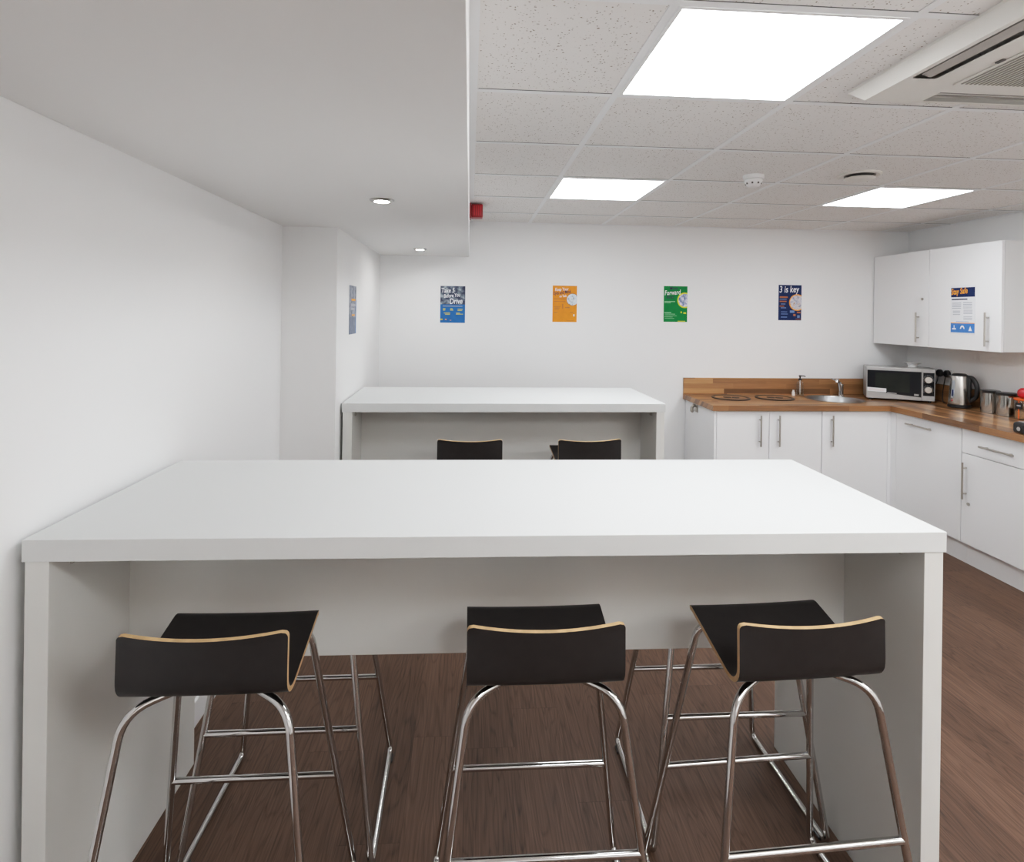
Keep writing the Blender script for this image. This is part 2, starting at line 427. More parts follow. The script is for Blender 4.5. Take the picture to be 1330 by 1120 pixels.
# ------------------------------------------------------------------ ceiling lights
def led_panel(i, j, label):
    x, y = GX + S*i + S/2, GY + S*j + S/2
    t = thing('ceiling_light', label, 'ceiling light', (x, y, H), group='square flat ceiling lights')
    h = 0.288
    bm = bmesh.new()
    for a in (-1, 1):
        box(bm, -h, h, a*h-0.011 if a > 0 else -h, h if a > 0 else -h+0.011, -0.004, 0.0)
        box(bm, a*h-0.011 if a > 0 else -h, h if a > 0 else -h+0.011, -h+0.011, h-0.011, -0.004, 0.0)
    obj('frame', bm, M['tbar'], t)
    obj('diffuser', B(-h+0.011, h-0.011, -h+0.011, h-0.011, -0.003, -0.0005), M['panel'], t)
led_panel(0, -1, 'large square ceiling light panel nearest the camera, left of the air conditioner')
led_panel(0, 2, 'square ceiling light panel above the far white table')
led_panel(3, 2, 'square ceiling light panel above the sink and wall cabinets')
led_panel(0, -4, 'square ceiling light panel behind the camera on the bulkhead side')
led_panel(3, -4, 'square ceiling light panel behind the camera on the kitchen side')
led_panel(3, -1, 'square ceiling light panel to the right of the air conditioner')

for (y, lab) in ((2.445, 'recessed round downlight in the bulkhead nearer the camera'), (4.305, 'recessed round downlight in the bulkhead near the back wall')):
    t = thing('recessed_downlight', lab, 'downlight', (-0.362, y, HS), group='downlights in the bulkhead')
    bm = bmesh.new(); lathe(bm, [(0.031, 0.0), (0.031, -0.008), (0.040, -0.008), (0.050, -0.002), (0.050, 0.0)], 32)
    obj('trim_ring', bm, M['inox'], t, smooth=True)
    bm = bmesh.new(); lathe(bm, [(0.0, -0.003), (0.031, -0.003), (0.031, 0.0), (0.0, 0.0)], 32)
    obj('lens', bm, M['lens'], t)

# smoke detector
t = thing('smoke_detector', 'white round smoke detector on the ceiling tiles', 'smoke detector', (1.47, 3.01, H))
bm = bmesh.new(); lathe(bm, [(0, 0), (0.053, 0), (0.053, -0.012), (0.049, -0.020), (0, -0.020)], 32); obj('base', bm, M['white'], t, smooth=True)
bm = bmesh.new(); lathe(bm, [(0, -0.020), (0.040, -0.020), (0.045, -0.026), (0.043, -0.036), (0.030, -0.056), (0.022, -0.060), (0, -0.060)], 32); obj('chamber', bm, M['white'], t, smooth=True)
for k in range(8):
    a = 2*PI*k/8+0.2; bm = bmesh.new(); box(bm, -0.004, 0.004, -0.002, 0.002, -0.048, -0.036)
    obj('slot', bm, M['ac_dark'], t, loc=(0.0385*math.cos(a), 0.0385*math.sin(a), 0), rot=(0, 0, a+PI/2))

# round air valve
t = thing('air_vent', 'round white air vent on the ceiling with a dark gap', 'air vent', (1.985, 2.915, H))
bm = bmesh.new(); lathe(bm, [(0.066, 0), (0.100, 0), (0.102, -0.004), (0.092, -0.010), (0.072, -0.008), (0.066, 0)], 40); obj('collar', bm, M['ac'], t, smooth=True)
bm = bmesh.new(); lathe(bm, [(0, -0.0015), (0.070, -0.0015), (0.070, -0.001), (0, -0.001)], 40); obj('throat', bm, M['ac_dark'], t)
bm = bmesh.new(); lathe(bm, [(0, -0.030), (0.045, -0.033), (0.066, -0.026), (0.072, -0.021), (0.066, -0.018), (0, -0.018)], 40); obj('disc', bm, M['ac'], t, smooth=True)
bm = bmesh.new(); cyl(bm, (0, 0, -0.018), (0, 0, -0.001), 0.008); obj('stem', bm, M['ac_dark'], t)

# cassette air conditioner
t = thing('air_conditioner', 'square cassette air conditioner panel in the ceiling at the upper right', 'air conditioner', (1.67, 1.40, H))
bm = bmesh.new()
o_, i_, zf = 0.452, 0.418, -0.040
def sq(h, z): return [bm.verts.new((sx*h, sy*h, z)) for sx, sy in ((-1, -1), (1, -1), (1, 1), (-1, 1))]
r0, r1, r2 = sq(o_, 0.0), sq(o_, -0.008), sq(i_, zf)
for a, b in ((r0, r1), (r1, r2)):
    for k in range(4): bm.faces.new((a[k], a[(k+1) % 4], b[(k+1) % 4], b[k]))
# face with four slot openings, laid out on a grid of cells
cs = [-i_, -0.402, -0.330, -0.235, 0.235, 0.330, 0.402, i_]
def slot_cell(a, b): return (a in (1, 5) and b == 3) or (b in (1, 5) and a == 3)
for a in range(7):
    for b in range(7):
        if slot_cell(a, b): continue
        poly(bm, [(cs[a], cs[b]), (cs[a+1], cs[b]), (cs[a+1], cs[b+1]), (cs[a], cs[b+1])], zf)
bmesh.ops.remove_doubles(bm, verts=bm.verts, dist=1e-5)
obj('fascia', bm, M['ac'], t)
for (x0, x1, y0, y1) in ((-0.402, -0.330, -0.235, 0.235), (0.330, 0.402, -0.235, 0.235), (-0.235, 0.235, -0.402, -0.330), (-0.235, 0.235, 0.330, 0.402)):
    bm = bmesh.new(); box(bm, x0-0.004, x1+0.004, y0-0.004, y1+0.004, -0.018, -0.004)
    sl = obj('air_slot', bm, M['ac_dark'], t)
    bm = bmesh.new()
    if x1-x0 < y1-y0:
        s = -1 if x0 < 0 else 1
        xa, xb = (x1-0.018, x0+0.026) if s < 0 else (x0+0.018, x1-0.026)
        vs = [(xa, y0+0.004, -0.038), (xb, y0+0.004, -0.030), (xb, y1-0.004, -0.030), (xa, y1-0.004, -0.038)]
    else:
        s = -1 if y0 < 0 else 1
        ya, yb = (y1-0.018, y0+0.026) if s < 0 else (y0+0.018, y1-0.026)
        vs = [(x0+0.004, ya, -0.038), (x0+0.004, yb, -0.030), (x1-0.004, yb, -0.030), (x1-0.004, ya, -0.038)]
    f = bm.faces.new([bm.verts.new(v) for v in vs])
    ex = bmesh.ops.extrude_face_region(bm, geom=[f]); bmesh.ops.translate(bm, verts=[g for g in ex['geom'] if isinstance(g, bmesh.types.BMVert)], vec=(0, 0, 0.004))
    obj('flap', bm, M['ac_flap'], sl)
g = obj('intake_grille', B(-0.25, 0.25, -0.265, 0.265, -0.044, zf, bevel=0.002), M['ac'], t)
bm = bmesh.new()
for k in range(36):
    x = -0.236 + k*0.01345
    for y0, y1 in ((-0.25, -0.004), (0.004, 0.25)): box(bm, x-0.0028, x+0.0028, y0, y1, -0.0455, -0.0435)
obj('grille_slots', bm, M['ac_slat'], g)
for s in (-1, 1): obj('clip', B(-0.262, -0.252, s*0.10-0.012, s*0.10+0.012, -0.0435, zf), M['ac_dark'], t)

# fire alarm sounder on the bulkhead side
t = thing('fire_alarm', 'red box fire alarm sounder on the side of the bulkhead near the back wall', 'fire alarm', (XS, 4.02, 2.247))
obj('back_plate', B(0, 0.012, -0.052, 0.052, -0.052, 0.048, bevel=0.003), M['red'], t)
obj('housing', B(0.012, 0.090, -0.048, 0.048, -0.047, 0.043, bevel=0.009, seg=3), M['red'], t, smooth=True)
bm = bmesh.new()
for k in range(4): box(bm, 0.03+k*0.014, 0.036+k*0.014, -0.0495, -0.047, -0.034, 0.032)
obj('sounder_ribs', bm, M['red_lid'], t)

# ------------------------------------------------------------------ tables
def high_table(label, loc, rz, wd, dp, top, pz0, py):
    t = thing('high_table', label, 'table', loc, rz, 'white high tables')
    hw, hd, th = wd/2, dp/2, 0.050
    obj('tabletop', B(-hw, hw, -hd, hd, top-th, top, bevel=0.0015), M['table'], t)
    for s in (-1, 1):
        x0, x1 = (-hw+0.005, -hw+0.057) if s < 0 else (hw-0.053, hw-0.005)
        obj('leg_panel', B(x0, x1, -hd+0.004, hd-0.004, 0, top-th, bevel=0.0012), M['table_edge'], t)
    obj('modesty_panel', B(-hw+0.057, hw-0.053, py, py+0.022, pz0, top-th, bevel=0.001), M['table_edge'], t)
    for s in (-1, 1):
        bm = bmesh.new(); x = s*(hw-0.085)
        box(bm, x-0.024, x+0.024, -hd+0.07, -hd+0.10, top-th-0.004, top-th); box(bm, x+s*0.020, x+s*0.026, -hd+0.07, -hd+0.10, top-th-0.032, top-th)
        obj('corner_bracket', bm, M['steel'], t)
    return t
high_table('large white high table in front with three black stools on its near side', (0.0945, 1.744, 0), -0.0119, 2.159, 0.719, 1.043, 0.590, -0.042)
high_table('smaller white high table near the back wall, behind the front table', (0.219, 3.777, 0), 0.0093, 1.865, 0.742, 1.043, 0.590, -0.055)

# ------------------------------------------------------------------ bar stools
def seat_bm():
    bm = bmesh.new()
    # profile from front tip, back down the seat, round the bend and up the low back
    prof = []
    P = fillet([(0, 0.150, 0.762), (0, 0.128, 0.775), (0, -0.130, 0.712), (0, -0.146, 0.866)], [0.03, 0.060], 10)
    # resample the long straights
    dense = [P[0]]
    for a, b in zip(P, P[1:]):
        n = max(1, int((b-a).length/(0.0035 if (b == P[-1] or a == P[0]) else 0.018)))
        for k in range(1, n+1): dense.append(a.lerp(b, k/n))
    tot = sum((b-a).length for a, b in zip(dense, dense[1:])); acc = 0; rows = []
    th = 0.0055; NX = 24
    for i, p in enumerate(dense):
        if i: acc += (p-dense[i-1]).length
        a = dense[max(0, i-1)]; b = dense[min(len(dense)-1, i+1)]
        tg = (b-a).normalized(); nrm = Vector((0, -tg.z, tg.y))       # offset direction in the yz plane
        d_end = min(acc, tot-acc); hw = 0.178
        rc = 0.014 if acc > tot/2 else 0.024
        if d_end < rc: hw -= rc - math.sqrt(max(0, rc*rc-(rc-d_end)**2))
        f = min(1, max(0, (p.z-0.75)/0.10)) if p.y < -0.05 else 0
        up = acc/tot
        row = []
        for k in range(NX+1):
            x = -hw + 2*hw*k/NX; q = (x/0.178)**2
            dy = 0.014*q*f                                    # the back wraps forward at its ends
            dz = 0.003*q*(1-f) + 0.011*(q-0.6)*f              # and its top edge dips in the middle
            row.append((Vector((x, p.y+dy, p.z+dz)), nrm))
        rows.append(row)
    top = [[bm.verts.new(v+n*th) for v, n in r] for r in rows]
    bot = [[bm.verts.new(v-n*th) for v, n in r] for r in rows]
    for lay in (top, bot):
        for a, b in zip(lay, lay[1:]):
            for k in range(NX): bm.faces.new((a[k], a[k+1], b[k+1], b[k])).material_index = 0
    nr = len(rows)
    for i in range(nr-1):
        for k in (0, NX):
            bm.faces.new((top[i][k], top[i+1][k], bot[i+1][k], bot[i][k])).material_index = 1
    for i in (0, nr-1):
        for k in range(NX): bm.faces.new((top[i][k], top[i][k+1], bot[i][k+1], bot[i][k])).material_index = 1
    return bm

RT = 0.0092
def leg_pt(s, which, z):
    if which == 'rear': a, b = Vector((s*0.174, -0.112, 0.688)), Vector((s*0.262, -0.205, RT))
    else: a, b = Vector((s*0.160, 0.118, 0.737)), Vector((s*0.255, 0.250, RT))
    t = (a.z-z)/(a.z-b.z); return a.lerp(b, t)

def make_stool(label):
    t = thing('bar_stool', label, 'bar stool', (0, 0, 0))
    obj('seat', seat_bm(), [M['black'], M['ply']], t, smooth=True)
    for s in (-1, 1):
        pts = fillet([(s*0.060, -0.045, 0.708), (s*0.174, -0.112, 0.689), leg_pt(s, 'rear', RT), leg_pt(s, 'front', RT), (s*0.160, 0.118, 0.738), (s*0.06, 0.085, 0.746)],
                     [0.055, 0.030, 0.030, 0.040], 7)
        obj('side_frame', tube(bmesh.new(), pts, RT, 14), M['chrome'], t, smooth=True)
    obj('footrest', tube(bmesh.new(), [leg_pt(-1, 'front', 0.300), leg_pt(1, 'front', 0.300)], 0.0088, 14), M['chrome'], t, smooth=True)
    obj('rear_bar', tube(bmesh.new(), [leg_pt(-1, 'rear', 0.366), leg_pt(1, 'rear', 0.366)], 0.0088, 14), M['chrome'], t, smooth=True)
    for s in (-1, 1):
        for y in (-0.165, 0.21):
            obj('foot_glide', B(s*0.2585-0.010, s*0.2585+0.010, y-0.018, y+0.018, 0.0, 0.010, bevel=0.003), M['plastic'], t)
        bm = bmesh.new(); lathe(bm, [(0, 0), (0.008, 0), (0.009, 0.003), (0.009, 0.010), (0, 0.010)], 16, center=(s*0.068, -0.046, 0.716)); obj('seat_bolt', bm, M['plastic'], t)
    return t
G1, G2, G3 = 'stools on the near side of the front table', 'stools on the far side of the front table', 'stools at the far table'
st = make_stool('black bar stool with chrome legs, leftmost at the near side of front table')
st.location = (-0.560, 1.450, 0); st.rotation_euler = (0, 0, 0); st['group'] = G1
dup(st, (0.182, 1.452, 0), 0, 'black bar stool with chrome legs, middle one at the near side of front table', G1)
dup(st, (0.788, 1.442, 0), math.radians(2.5), 'black bar stool with chrome legs beside the right end panel of front table', G1)
dup(st, (-0.515, 1.885, 0), 0, 'bar stool mostly hidden behind front table, chrome legs seen behind the leftmost stool', G2)
dup(st, (0.812, 1.885, 0), 0, 'bar stool mostly hidden behind front table, chrome legs by the right end panel', G2)
dup(st, (0.013, 3.39, 0), math.radians(-1), 'black bar stool at the far table, left of the two there', G3)
dup(st, (0.668, 3.39, 0), math.radians(3), 'black bar stool at the far table, right of the two there', G3)

# ------------------------------------------------------------------ kitchen units
ZT, ZW = 0.910, 0.870            # worktop top / underside
YFR, XFR = 4.232, 3.152          # planes of the door fronts
def bar_handle(parent, a, b, out, so=0.028, r=0.006, name='handle'):
    """bar pull from a to b, standing off along -out"""
    a, b, out = Vector(a), Vector(b), Vector(out)
    bm = bmesh.new(); cyl(bm, a, b, r, 14)
    d = (b-a)
    for k in (0.15, 0.85):
        p = a + d*k; cyl(bm, p, p-out*so, r*0.75, 10)
    return obj(name, bm, M['steel'], parent, smooth=True)

def lock(parent, p, n):
    p, n = Vector(p), Vector(n); bm = bmesh.new(); cyl(bm, p, p+n*0.006, 0.010, 18)
    return obj('lock', bm, M['steel'], parent, smooth=True)

def base_unit_back(label, x0, x1, doors, left_panel=False):
    """unit on the back wall, doors facing -y; doors: (x0, x1, handle_x)"""
    t = thing('base_cabinet', label, 'base cabinet', (0, 0, 0), group='white kitchen base cabinets')
    ox = (x0+x1)/2; t.location = (ox, 4.53, 0)
    def lb(a, b, c, d, e, f, **k): return B(a-ox, b-ox, c-4.53, d-4.53, e, f, **k)
    obj('carcass', lb(x0+0.0175, x1, YFR+0.020, 4.815, 0.14, ZW-0.001 if x0 < 2.5 else 0.70), M['carcass'], t)
    if x0 > 2.5: obj('front_rail', lb(x0, x1, YFR+0.020, YFR+0.038, 0.70, ZW-0.001), M['carcass'], t)
    obj('plinth', lb(x0, x1, YFR+0.055, YFR+0.073, 0, 0.139), M['unit'], t)
    for (a, b, hx) in doors:
        d = obj('door', lb(a+0.0015, b-0.0015, YFR, YFR+0.019, 0.142, ZW-0.004, bevel=0.001), M['unit'], t)
        bar_handle(d, (hx-ox, YFR-0.030-4.53, 0.610), (hx-ox, YFR-0.030-4.53, 0.838), (0, -1, 0))
    return t
a1 = base_unit_back('white two-door base cabinet at the left end of the worktop, under the round mats', 1.795, 2.617, [(1.813, 2.212, 2.137), (2.212, 2.616, 2.279)])
obj('end_panel', B(1.795-2.206, 1.812-2.206, YFR-4.53, 4.815-4.53, 0.0, ZW-0.001, bevel=0.001), M['unit'], a1)
a2 = base_unit_back('white single-door base cabinet under the round sink', 2.618, 3.170, [(2.618, 3.128, 2.687)])
obj('corner_post', B(3.129-2.894, 3.168-2.894, YFR-4.53, YFR+0.019-4.53, 0.142, ZW-0.004), M['unit'], a2)

def base_unit_right(label, y0, y1):
    t = thing('base_cabinet', label, 'base cabinet', (3.45, (y0+y1)/2, 0), group='white kitchen base cabinets')
    def lb(a, b, c, d, e, f, **k): return B(a-3.45, b-3.45, c-(y0+y1)/2, d-(y0+y1)/2, e, f, **k)
    obj('carcass', lb(XFR+0.020, XR-0.012, y0, y1, 0.14, ZW-0.001), M['carcass'], t)
    obj('plinth', lb(XFR+0.045, XFR+0.063, y0, y1, 0, 0.139), M['unit'], t)
    return t, lb, (y0+y1)/2
t, lb, oy = base_unit_right('white base cabinet with one full-height door and a horizontal handle by the corner', 3.590, 4.205)
d = obj('door', lb(XFR, XFR+0.019, 3.5915, 4.172, 0.142, ZW-0.004, bevel=0.001), M['unit'], t)
bar_handle(d, (XFR-0.030-3.45, 3.812-oy, 0.810), (XFR-0.030-3.45, 4.046-oy, 0.810), (-1, 0, 0))
obj('corner_post', lb(XFR, XFR+0.019, 4.174, 4.2315, 0.142, ZW-0.004), M['unit'], t)
t, lb, oy = base_unit_right('white base cabinet with a drawer over a locked door at the right edge', 2.985, 3.588)
d = obj('drawer', lb(XFR, XFR+0.019, 2.9865, 3.5865, 0.714, ZW-0.004, bevel=0.001), M['unit'], t)
bar_handle(d, (XFR-0.030-3.45, 3.198-oy, 0.782), (XFR-0.030-3.45, 3.430-oy, 0.782), (-1, 0, 0))
d = obj('door', lb(XFR, XFR+0.019, 2.9865, 3.5865, 0.142, 0.710, bevel=0.001), M['unit'], t)
bar_handle(d, (XFR-0.030-3.45, 3.548-oy, 0.425), (XFR-0.030-3.45, 3.548-oy, 0.656), (-1, 0, 0))
lock(d, (XFR-3.45, 3.530-oy, 0.398), (-1, 0, 0))
obj('end_panel', lb(XFR, XR-0.012, 2.967, 2.984, 0.0, ZW-0.001), M['unit'], t)

# towel hook on the cabinet's end panel
t = thing('towel_hook', 'small brushed metal hook on the left side of the base cabinet', 'hook', (1.795, 4.590, 0.840))
obj('back_plate', B(-0.006, 0, -0.050, 0.050, -0.036, 0.028, bevel=0.0025), M['steel'], t)
obj('hook_lip', tube(bmesh.new(), fillet([(-0.004, 0, 0.012), (-0.030, 0, 0.006), (-0.034, 0, -0.030), (-0.022, 0, -0.036)], 0.012), 0.012, 12), M['steel'], t, smooth=True)

# worktop, L-shaped, with the sink cut-out
SX, SY, SR = 2.920, 4.555, 0.200
t = thing('worktop', 'L-shaped oiled wood block kitchen worktop in the back right corner', 'worktop', (1.777, YB, 0))
OX, OY = 1.777, YB
bm = bmesh.new()
def loopverts(pts, z): return [bm.verts.new((x-OX, y-OY, z)) for x, y in pts]
outer = [(1.777, 4.212), (3.130, 4.212), (3.720, 4.802), (3.720, 4.8255), (1.777, 4.8255)]
hole = [(SX+SR*math.cos(2*PI*k/48), SY+SR*math.sin(2*PI*k/48)) for k in range(48)]
es = []
loops = {}
for z in (ZT, ZW):
    vo, vh = loopverts(outer, z), loopverts(hole, z)
    e2 = [bm.edges.new((l[k], l[(k+1) % len(l)])) for l in (vo, vh) for k in range(len(l))]
    bmesh.ops.triangle_fill(bm, edges=e2, use_beauty=True)
    loops[z] = (vo, vh)
for idx in (0, 1):
    a, b = loops[ZT][idx], loops[ZW][idx]
    for k in range(len(a)): bm.faces.new((a[k], a[(k+1) % len(a)], b[(k+1) % len(a)], b[k]))
obj('back_slab', bm, M['wood_x'], t)
bm = bmesh.new()
po = [(3.1306, 4.2115), (3.1306, 2.962), (3.720, 2.962), (3.720, 4.8009)]
ta = [bm.verts.new((x-OX, y-OY, ZT)) for x, y in po]; ba = [bm.verts.new((x-OX, y-OY, ZW)) for x, y in po]
bm.faces.new(ta); bm.faces.new(ba[::-1])
for k in range(4): bm.faces.new((ta[k], ta[(k+1) % 4], ba[(k+1) % 4], ba[k]))
obj('return_slab', bm, M['wood_y'], t)
tag(obj('upstand', B(0, 3.734-OX, -0.0065, 0.0065, 0, 1.047-ZT, bevel=0.001), M['wood_x'], loc=(OX, 4.8185, ZT)), 'low wood block upstand board along the back wall', 'upstand', 'wood upstand boards')
tag(obj('upstand', B(-0.007, 0.007, 0, 4.8115-2.962, 0, 1.047-ZT, bevel=0.001), M['wood_y'], loc=(3.727, 2.962, ZT)), 'low wood block upstand board along the right wall behind kettle', 'upstand', 'wood upstand boards')

# round sink
t = thing('sink', 'round stainless steel inset sink bowl in the wood worktop', 'sink', (SX, SY, ZT))
bm = bmesh.new(); lathe(bm, [(0.214, 0.0008), (0.214, 0.003), (0.206, 0.0045), (0.196, 0.002), (0.190, -0.008), (0.184, -0.12), (0.165, -0.150), (0.05, -0.160), (0.0, -0.161)], 56)
obj('bowl', bm, M['sink_steel'], t, smooth=True)
bm = bmesh.new(); lathe(bm, [(0, -0.154), (0.040, -0.154), (0.044, -0.158), (0.044, -0.160)], 28); obj('drain', bm, M['chrome'], t, smooth=True)
bm = bmesh.new()
for k in range(4):
    a = PI*0.93 + 0.055*k; p = Vector((0.1875*math.cos(a), 0.1875*math.sin(a), -0.035)); q = p*0.985
    cyl(bm, p, Vector((q.x, q.y, -0.035)), 0.004, 10)
obj('overflow_holes', bm, M['plastic'], t)

# mixer tap
t = thing('tap', 'chrome mixer tap standing behind the round sink', 'tap', (3.085, 4.735, ZT), math.radians(0))
bm = bmesh.new(); lathe(bm, [(0, 0), (0.027, 0), (0.027, 0.008), (0.021, 0.012), (0.020, 0.075), (0.023, 0.085), (0.022, 0.100), (0, 0.104)], 28); obj('body', bm, M['chrome'], t, smooth=True)
sp = fillet([(-0.010, -0.006, 0.045), (-0.045, -0.040, 0.130), (-0.070, -0.062, 0.140), (-0.078, -0.068, 0.118)], 0.02, 6)
obj('spout', tube(bmesh.new(), sp, 0.011, 14), M['chrome'], t, smooth=True)
obj('lever', tube(bmesh.new(), [(0, 0, 0.100), (-0.030, 0.004, 0.126), (-0.085, 0.000, 0.146)], [0.013, 0.009, 0.005], 12), M['chrome'], t, smooth=True)

# round mats
for (x, lab) in ((2.085, 'round wooden worktop mat with a dark rim at the left end of the worktop'), (2.445, 'round wooden worktop mat with a dark rim nearer the soap dispenser')):
    t = thing('round_mat', lab, 'mat', (x, 4.600, ZT), group='round mats on the worktop')
    bm = bmesh.new(); lathe(bm, [(0, 0.0), (0.128, 0.0), (0.128, 0.004), (0, 0.004)], 48); obj('disc', bm, M['wood_x'], t)
    bm = bmesh.new(); lathe(bm, [(0.122, 0), (0.148, 0), (0.149, 0.004), (0.145, 0.007), (0.126, 0.007), (0.122, 0.0045)], 48); obj('rim', bm, plain('dark_rim', (0.030, 0.024, 0.022), 0.35, var=0.1) if 'dark_rim' not in bpy.data.materials else bpy.data.materials['dark_rim'], t, smooth=True)
    bm = bmesh.new(); lathe(bm, [(0, 0.0045), (0.032, 0.0045), (0.030, 0.0075), (0, 0.008)], 24, center=(-0.026, 0.010, 0)); lathe(bm, [(0, 0.0045), (0.030, 0.0045), (0.028, 0.0075), (0, 0.008)], 24, center=(0.034, -0.010, 0))
    obj('centre_mark', bm, bpy.data.materials['dark_rim'], t)

# soap dispenser and the little bottle beside it
t = thing('soap_dispenser', 'clear glass soap bottle with a black pump beside the sink', 'soap dispenser', (2.737, 4.740, ZT))
bm = bmesh.new(); lathe(bm, [(0, 0), (0.027, 0), (0.030, 0.004), (0.030, 0.095), (0.026, 0.112), (0.012, 0.124), (0.012, 0.134), (0.0095, 0.134), (0.0095, 0.122), (0.024, 0.109), (0.0275, 0.094), (0.0275, 0.006), (0, 0.005)], 28); obj('bottle', bm, M['glass'], t, smooth=True)
bm = bmesh.new(); lathe(bm, [(0, 0.0055), (0.0268, 0.0065), (0.0268, 0.030), (0, 0.030)], 24); obj('soap', bm, M['soap'], t, smooth=True)
pb = bmesh.new(); lathe(pb, [(0, 0.130), (0.014, 0.130), (0.014, 0.142), (0.006, 0.146), (0.005, 0.158), (0.010, 0.160), (0.011, 0.170), (0, 0.172)], 20); tube(pb, [(0, 0, 0.166), (0.034, -0.006, 0.165), (0.040, -0.007, 0.160)], 0.004, 10)
obj('pump', pb, M['plastic'], t, smooth=True)
obj('dip_tube', tube(bmesh.new(), [(0, 0, 0.012), (0, 0, 0.131)], 0.003, 8), M['white'], t)
t = thing('small_bottle', 'tiny white bottle standing left of the soap dispenser', 'bottle', (2.693, 4.762, ZT))
bm = bmesh.new(); lathe(bm, [(0, 0), (0.012, 0), (0.013, 0.003), (0.013, 0.030), (0.007, 0.036), (0, 0.036)], 20); obj('body', bm, M['white'], t, smooth=True)
bm = bmesh.new(); lathe(bm, [(0, 0.036), (0.008, 0.036), (0.008, 0.046), (0, 0.047)], 20); obj('cap', bm, M['white'], t, smooth=True)

# ------------------------------------------------------------------ wall cabinets
XC = 3.420
def wall_cabinet(label, y0, y1, hy, with_lock):
    oy = (y0+y1)/2
    t = thing('wall_cabinet', label, 'wall cabinet', (3.58, oy, 1.352), group='white wall cabinets')
    def lb(a, b, c, d, e, f, **k): return B(a-3.58, b-3.58, c-oy, d-oy, e-1.352, f-1.352, **k)
    obj('carcass', lb(XC+0.020, XR-0.001, y0+0.0005, y1-0.0005, 1.354, 2.076, bevel=0.0008), M['carcass'], t)
    d = obj('door', lb(XC, XC+0.0185, y0+0.001, y1-0.001, 1.352, 2.078, bevel=0.001), M['unit'], t)
    bar_handle(d, (XC-0.030-3.58, hy-oy, 1.385-1.352), (XC-0.030-3.58, hy-oy, 1.610-1.352), (-1, 0, 0))
    if with_lock: lock(d, (XC-3.58, hy-0.03-oy, 1.712-1.352), (-1, 0, 0))
    return t
wall_cabinet('white wall cabinet with a small lock next to the back corner', 4.207, 4.812, 4.300, True)
wall_cabinet('white wall cabinet with a safety notice on its door', 3.598, 4.205, 3.690, False)

# ------------------------------------------------------------------ microwave
mw_ang = math.radians(-29)
t = thing('microwave', 'silver and black microwave oven set across the worktop corner', 'microwave', (3.187, 4.560, ZT), mw_ang)
W_, H_, D_ = 0.458, 0.250, 0.232      # local x along the front, y backwards
z0 = 0.014
obj('casing', B(0, W_, 0.012, D_, z0, z0+H_, bevel=0.004), M['silver'], t, smooth=True)
dr = obj('door', B(0.001, 0.372, 0, 0.0115, z0+0.001, z0+H_-0.002, bevel=0.002), M['silver'], t)
arc = [(0.006, z0+0.062)] + [(0.006+0.362*k/12, z0+0.062-0.036*(k/12)**0.8) for k in range(1, 13)]
bm = bmesh.new(); prism(bm, arc + [(0.368, z0+H_-0.026), (0.006, z0+H_-0.026)], -0.0020, 0.0)
obj('black_glass', bm, M['gloss_black'], dr)
bm = bmesh.new(); prism(bm, [(0.060, z0+0.066), (0.292, z0+0.056), (0.292, z0+H_-0.046), (0.060, z0+H_-0.046)], -0.0026, -0.0020)
obj('viewing_window', bm, M['window_dark'], dr)
bm = bmesh.new(); prism(bm, [(0.006, z0+0.056), (0.136, z0+0.050), (0.136, z0+0.082), (0.006, z0+0.086)], -0.0034, -0.0024)
lb_ = obj('sticker', bm, M['paper'], dr)
bm = bmesh.new()
for k in range(3): prism(bm, [(0.016, z0+0.064+k*0.006), (0.122, z0+0.061+k*0.006), (0.122, z0+0.063+k*0.006), (0.016, z0+0.066+k*0.006)], -0.0038, -0.0034)
obj('print', bm, M['pink_label'], lb_)
bm = bmesh.new(); prism(bm, [(0.142, z0+0.047), (0.206, z0+0.043), (0.206, z0+0.049), (0.142, z0+0.053)], -0.0030, -0.0020); prism(bm, [(0.322, z0+0.037), (0.352, z0+0.036), (0.352, z0+0.050), (0.322, z0+0.051)], -0.0030, -0.0020)
obj('print', bm, M['silver'], dr)
cp = obj('control_panel', B(0.374, W_-0.001, 0, 0.0115, z0+0.001, z0+H_-0.002, bevel=0.002), M['silver'], t)
bm = bmesh.new(); prism(bm, [(0.380, z0+0.040), (W_-0.006, z0+0.040), (W_-0.006, z0+H_-0.030), (0.380, z0+H_-0.030)], -0.0018, 0.0); obj('black_face', bm, M['gloss_black'], cp)
for z in (z0+0.165, z0+0.088):
    bm = bmesh.new(); prof = [(0, 0.0), (0.029, 0.0), (0.028, 0.006), (0.025, 0.016), (0.023, 0.018), (0, 0.018)]
    lathe(bm, prof, 32); bmesh.ops.rotate(bm, verts=bm.verts, cent=(0, 0, 0), matrix=Matrix.Rotation(PI/2, 3, 'X')); bmesh.ops.translate(bm, verts=bm.verts, vec=(0.412, -0.0018, z))
    obj('knob', bm, M['inox'], cp, smooth=True)
    bm = bmesh.new()
    for k in range(14):
        a = PI*(-0.2 + 1.4*k/13); x, zz = 0.412+0.0335*math.cos(a), z+0.0335*math.sin(a); prism(bm, [(x-0.0012, zz-0.0012), (x+0.0012, zz-0.0012), (x+0.0012, zz+0.0012), (x-0.0012, zz+0.0012)], -0.0022, -0.0018)
    obj('dial_marks', bm, M['ink_white'], cp)
for x in (0.03, W_-0.03):
    for y in (0.03, D_-0.03):
        bm = bmesh.new(); cyl(bm, (x, y, 0), (x, y, z0), 0.012, 14); obj('foot', bm, M['plastic'], t)

